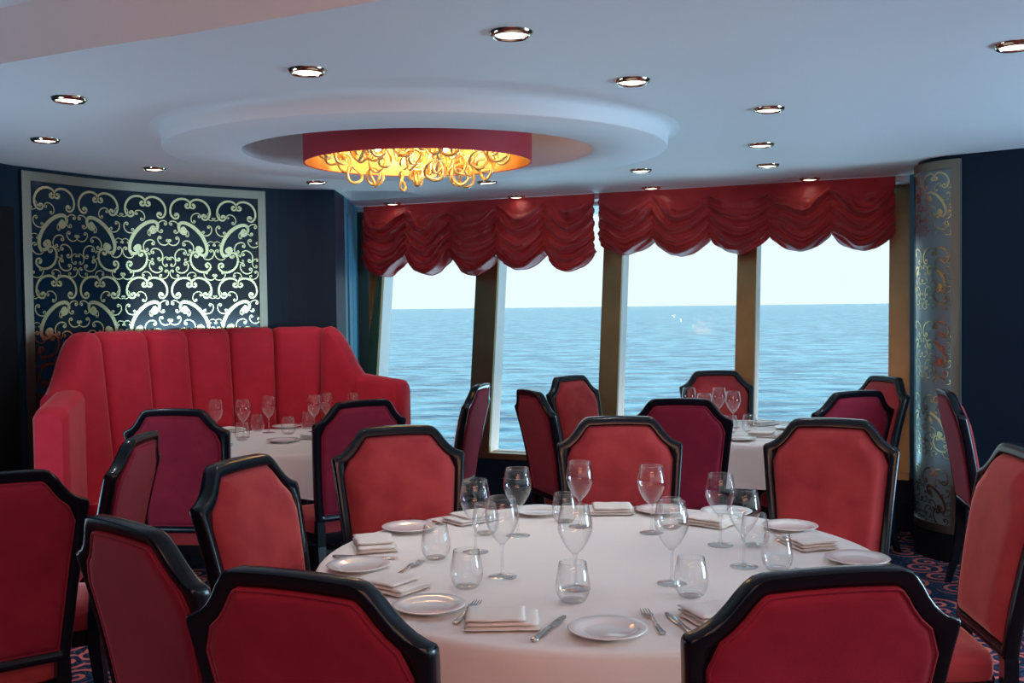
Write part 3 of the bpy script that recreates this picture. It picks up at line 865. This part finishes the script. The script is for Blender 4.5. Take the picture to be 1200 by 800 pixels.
G1 = [((-.036, 2.98), 'on the front table, second from the left in its front row'),
 ((-.126, 3.29), 'on the front table, leftmost of all its goblets'),
 ((.013, 3.52), 'on the front table behind the two leftmost goblets'),
 ((.237, 3.653), 'on the front table before the middle far chair, left of centre'),
 ((.17, 2.845), 'on the front table, nearest the camera, standing behind a tumbler'),
 ((.478, 3.54), 'on the front table before the middle far chair, right of centre'),
 ((.446, 2.885), 'on the front table, right of centre, beside a tumbler at its foot'),
 ((.678, 3.345), 'on the front table, farther of the right-hand pair'),
 ((.692, 3.065), 'on the front table, rightmost and nearer of the right-hand pair')]
T1 = [((-.248, 3.205), 'leftmost on the front table, near the left edge plates'),
 ((-.136, 2.866), 'on the front table, behind the front left bread plate'),
 ((.155, 2.715), 'at the front of the front table, overlapping a goblet stem'),
 ((.478, 2.755), 'on the front table, just right of the right-centre goblet stem'),
 ((.781, 3.021), 'on the front table, nearer of the two at the far right'),
 ((.785, 3.32), 'farther of the two at the front table\'s far right'),
 ((.558, 3.61), 'at the far side, seen through the right-centre goblet'),
 ((.185, 3.73), 'at the far side of the front table, behind the nearest goblet'),
 ((-.10, 3.549), 'at the far left of the front table, behind the leftmost goblet')]
P1 = [((.222, 2.446), 'at the front edge of the front table, nearest the camera'), ((-.225, 2.662), 'at the front left of the front table, beside a napkin and fork'),
 ((-.475, 3.091), 'at the left edge of the front table, above a chair back'), ((-.376, 3.629), 'on the front table before the left far chair'),
 ((.09, 3.892), 'at the far edge of the front table, left of the middle chair'), ((.562, 3.885), 'at the far edge of the front table, right of the middle chair'),
 ((.80, 3.835), 'at the far right of the front table, behind a napkin and goblet'), ((.968, 3.569), 'on the front table before the right far chair'),
 ((1.047, 3.102), 'at the right edge of the front table, above the near right chair')]
N1 = [((-.034, 2.53), 0, 'front middle of the front table, between fork and knife'), ((-.350, 2.87), -35, 'at the left of the front table, behind the front left plate'),
 ((-.465, 3.37), -75, 'at the left far edge of the front table'), ((-.16, 3.775), -140, 'at the far left of the front table, behind the leftmost goblet'),
 ((.36, 3.90), 180, 'before the middle far chair of the front table'), ((.70, 3.675), 140, 'at the far right of the front table, right of the middle chair'),
 ((.955, 3.33), 105, 'at the right of the front table, before the right far chair'), ((.52, 2.555), 20, 'at the front right of the front table, partly hidden by the chair')]
F1 = [((-.125, 2.63), (-.085, 2.777), 'left of the front middle napkin'), ((.345, 2.53), (.331, 2.656), 'right of the plate nearest the camera'),
 ((-.325, 3.075), (-.29, 3.165), 'by the napkin at the left of the front table'), ((.474, 3.97), (.478, 3.86), 'right of the far middle napkin'), ((-.32, 3.76), (-.25, 3.69), 'by the far left napkin'), ((.93, 3.0), (.85, 3.01), 'near the right edge tumbler')]
K1 = [((.085, 2.49), (.134, 2.604), 'right of the front middle napkin'), ((.408, 2.50), (.392, 2.58), 'left of the front right napkin'), ((-.47, 3.225), (-.36, 3.21), 'below the left far napkin')]
for i, (p, w) in enumerate(G1): place(gob, i == 0, *p, .7*i, 'clear wine goblet '+w, 'wine glass', 'wine goblets on the front table')
for i, (p, w) in enumerate(T1): place(tum, i == 0, *p, .5*i, 'clear tumbler '+w, 'glass', 'tumblers on the front table')
for i, (p, w) in enumerate(P1): place(plate, i == 0, *p, .3*i, 'white bread plate '+w, 'plate', 'bread plates on the front table')
for i, (x, y, a, w) in enumerate([(*p, a, w) for p, a, w in N1]): place(nap, i == 0, x, y, R(a), 'folded white napkin '+w, 'napkin', 'folded napkins on the front table')
def aim(p, q): return math.atan2(q[1]-p[1], q[0]-p[0])-PI/2
for i, (p, q, w) in enumerate(F1): place(fork, i == 0, *p, aim(p, q), 'silver fork '+w, 'fork', 'forks on the front table')
for i, (p, q, w) in enumerate(K1): place(knife, i == 0, *p, aim(p, q), 'silver table knife '+w, 'knife', 'knives on the front table')
# banquette table and window table
for p, w in (((-1.86, 6.40), 'leftmost on the banquette table, half hidden by a chair'), ((-1.68, 6.36), 'second from the left on the banquette table'), ((-1.579, 6.60), 'third from the left on the banquette table'),
             ((-1.29, 6.63), 'left of the pair on the banquette table'), ((-1.245, 6.80), 'right of the pair on the banquette table'), ((-1.06, 6.78), 'rightmost on the banquette table, above a chair back')):
    place(gob, False, *p, 0, 'clear wine goblet '+w, 'wine glass', 'wine goblets on the banquette table')
for p, w in (((-1.674, 6.69), 'between two goblets on the banquette table'), ((-1.65, 6.22), 'nearest the camera on the banquette table'), ((-1.43, 6.50), 'at the middle of the banquette table'), ((-1.37, 6.80), 'beside the goblet pair on the banquette table')):
    place(tum, False, *p, 0, 'clear stemless tumbler '+w, 'glass', 'tumblers on the banquette table')
for p, w in (((-1.38, 6.12), 'at the near edge of the banquette table'), ((-1.52, 6.85), 'at the far edge of the banquette table')):
    place(plate, False, *p, 0, 'white bread plate '+w, 'plate', 'bread plates on the banquette table')
for p, a, w in (((-1.74, 5.98), 20, 'at the near left of the banquette table'), ((-1.85, 6.66), 60, 'at the far left of the banquette table'), ((-1.20, 6.25), -30, 'beside the right chair back of the banquette table')):
    place(nap, False, *p, R(a), 'folded white napkin '+w, 'napkin', 'folded napkins on the banquette table')
place(knife, False, -.83, 6.50, .5, 'silver table knife at the right edge of the banquette table', 'knife', None)
for p, w in (((1.191, 6.90), 'farthest left on the window-side table'), ((1.386, 6.86), 'third from the left on the window-side table'), ((1.415, 6.56), 'rightmost on the window-side table'), ((1.204, 6.42), 'second from the left on the window-side table')):
    place(gob, False, *p, 0, 'clear wine goblet '+w, 'wine glass', 'wine goblets on the window-side table')
for p, w in (((1.34, 6.30), 'left of the two on the window-side table'), ((1.467, 6.33), 'right of the two on the window-side table')):
    place(tum, False, *p, 0, 'clear stemless tumbler '+w, 'glass', 'tumblers on the window-side table')
for p, w in (((1.321, 5.95), 'at the near left edge of the window-side table'), ((1.75, 6.45), 'at the right of the window-side table, above a chair back')):
    place(plate, False, *p, 0, 'white bread plate '+w, 'plate', 'bread plates on the window-side table')
for p, a, w in (((1.64, 6.70), 30, 'farther on the window-side table'), ((1.50, 6.10), -20, 'nearer on the window-side table')):
    place(nap, False, *p, R(a), 'folded white napkin '+w, 'napkin', 'folded napkins on the window-side table')
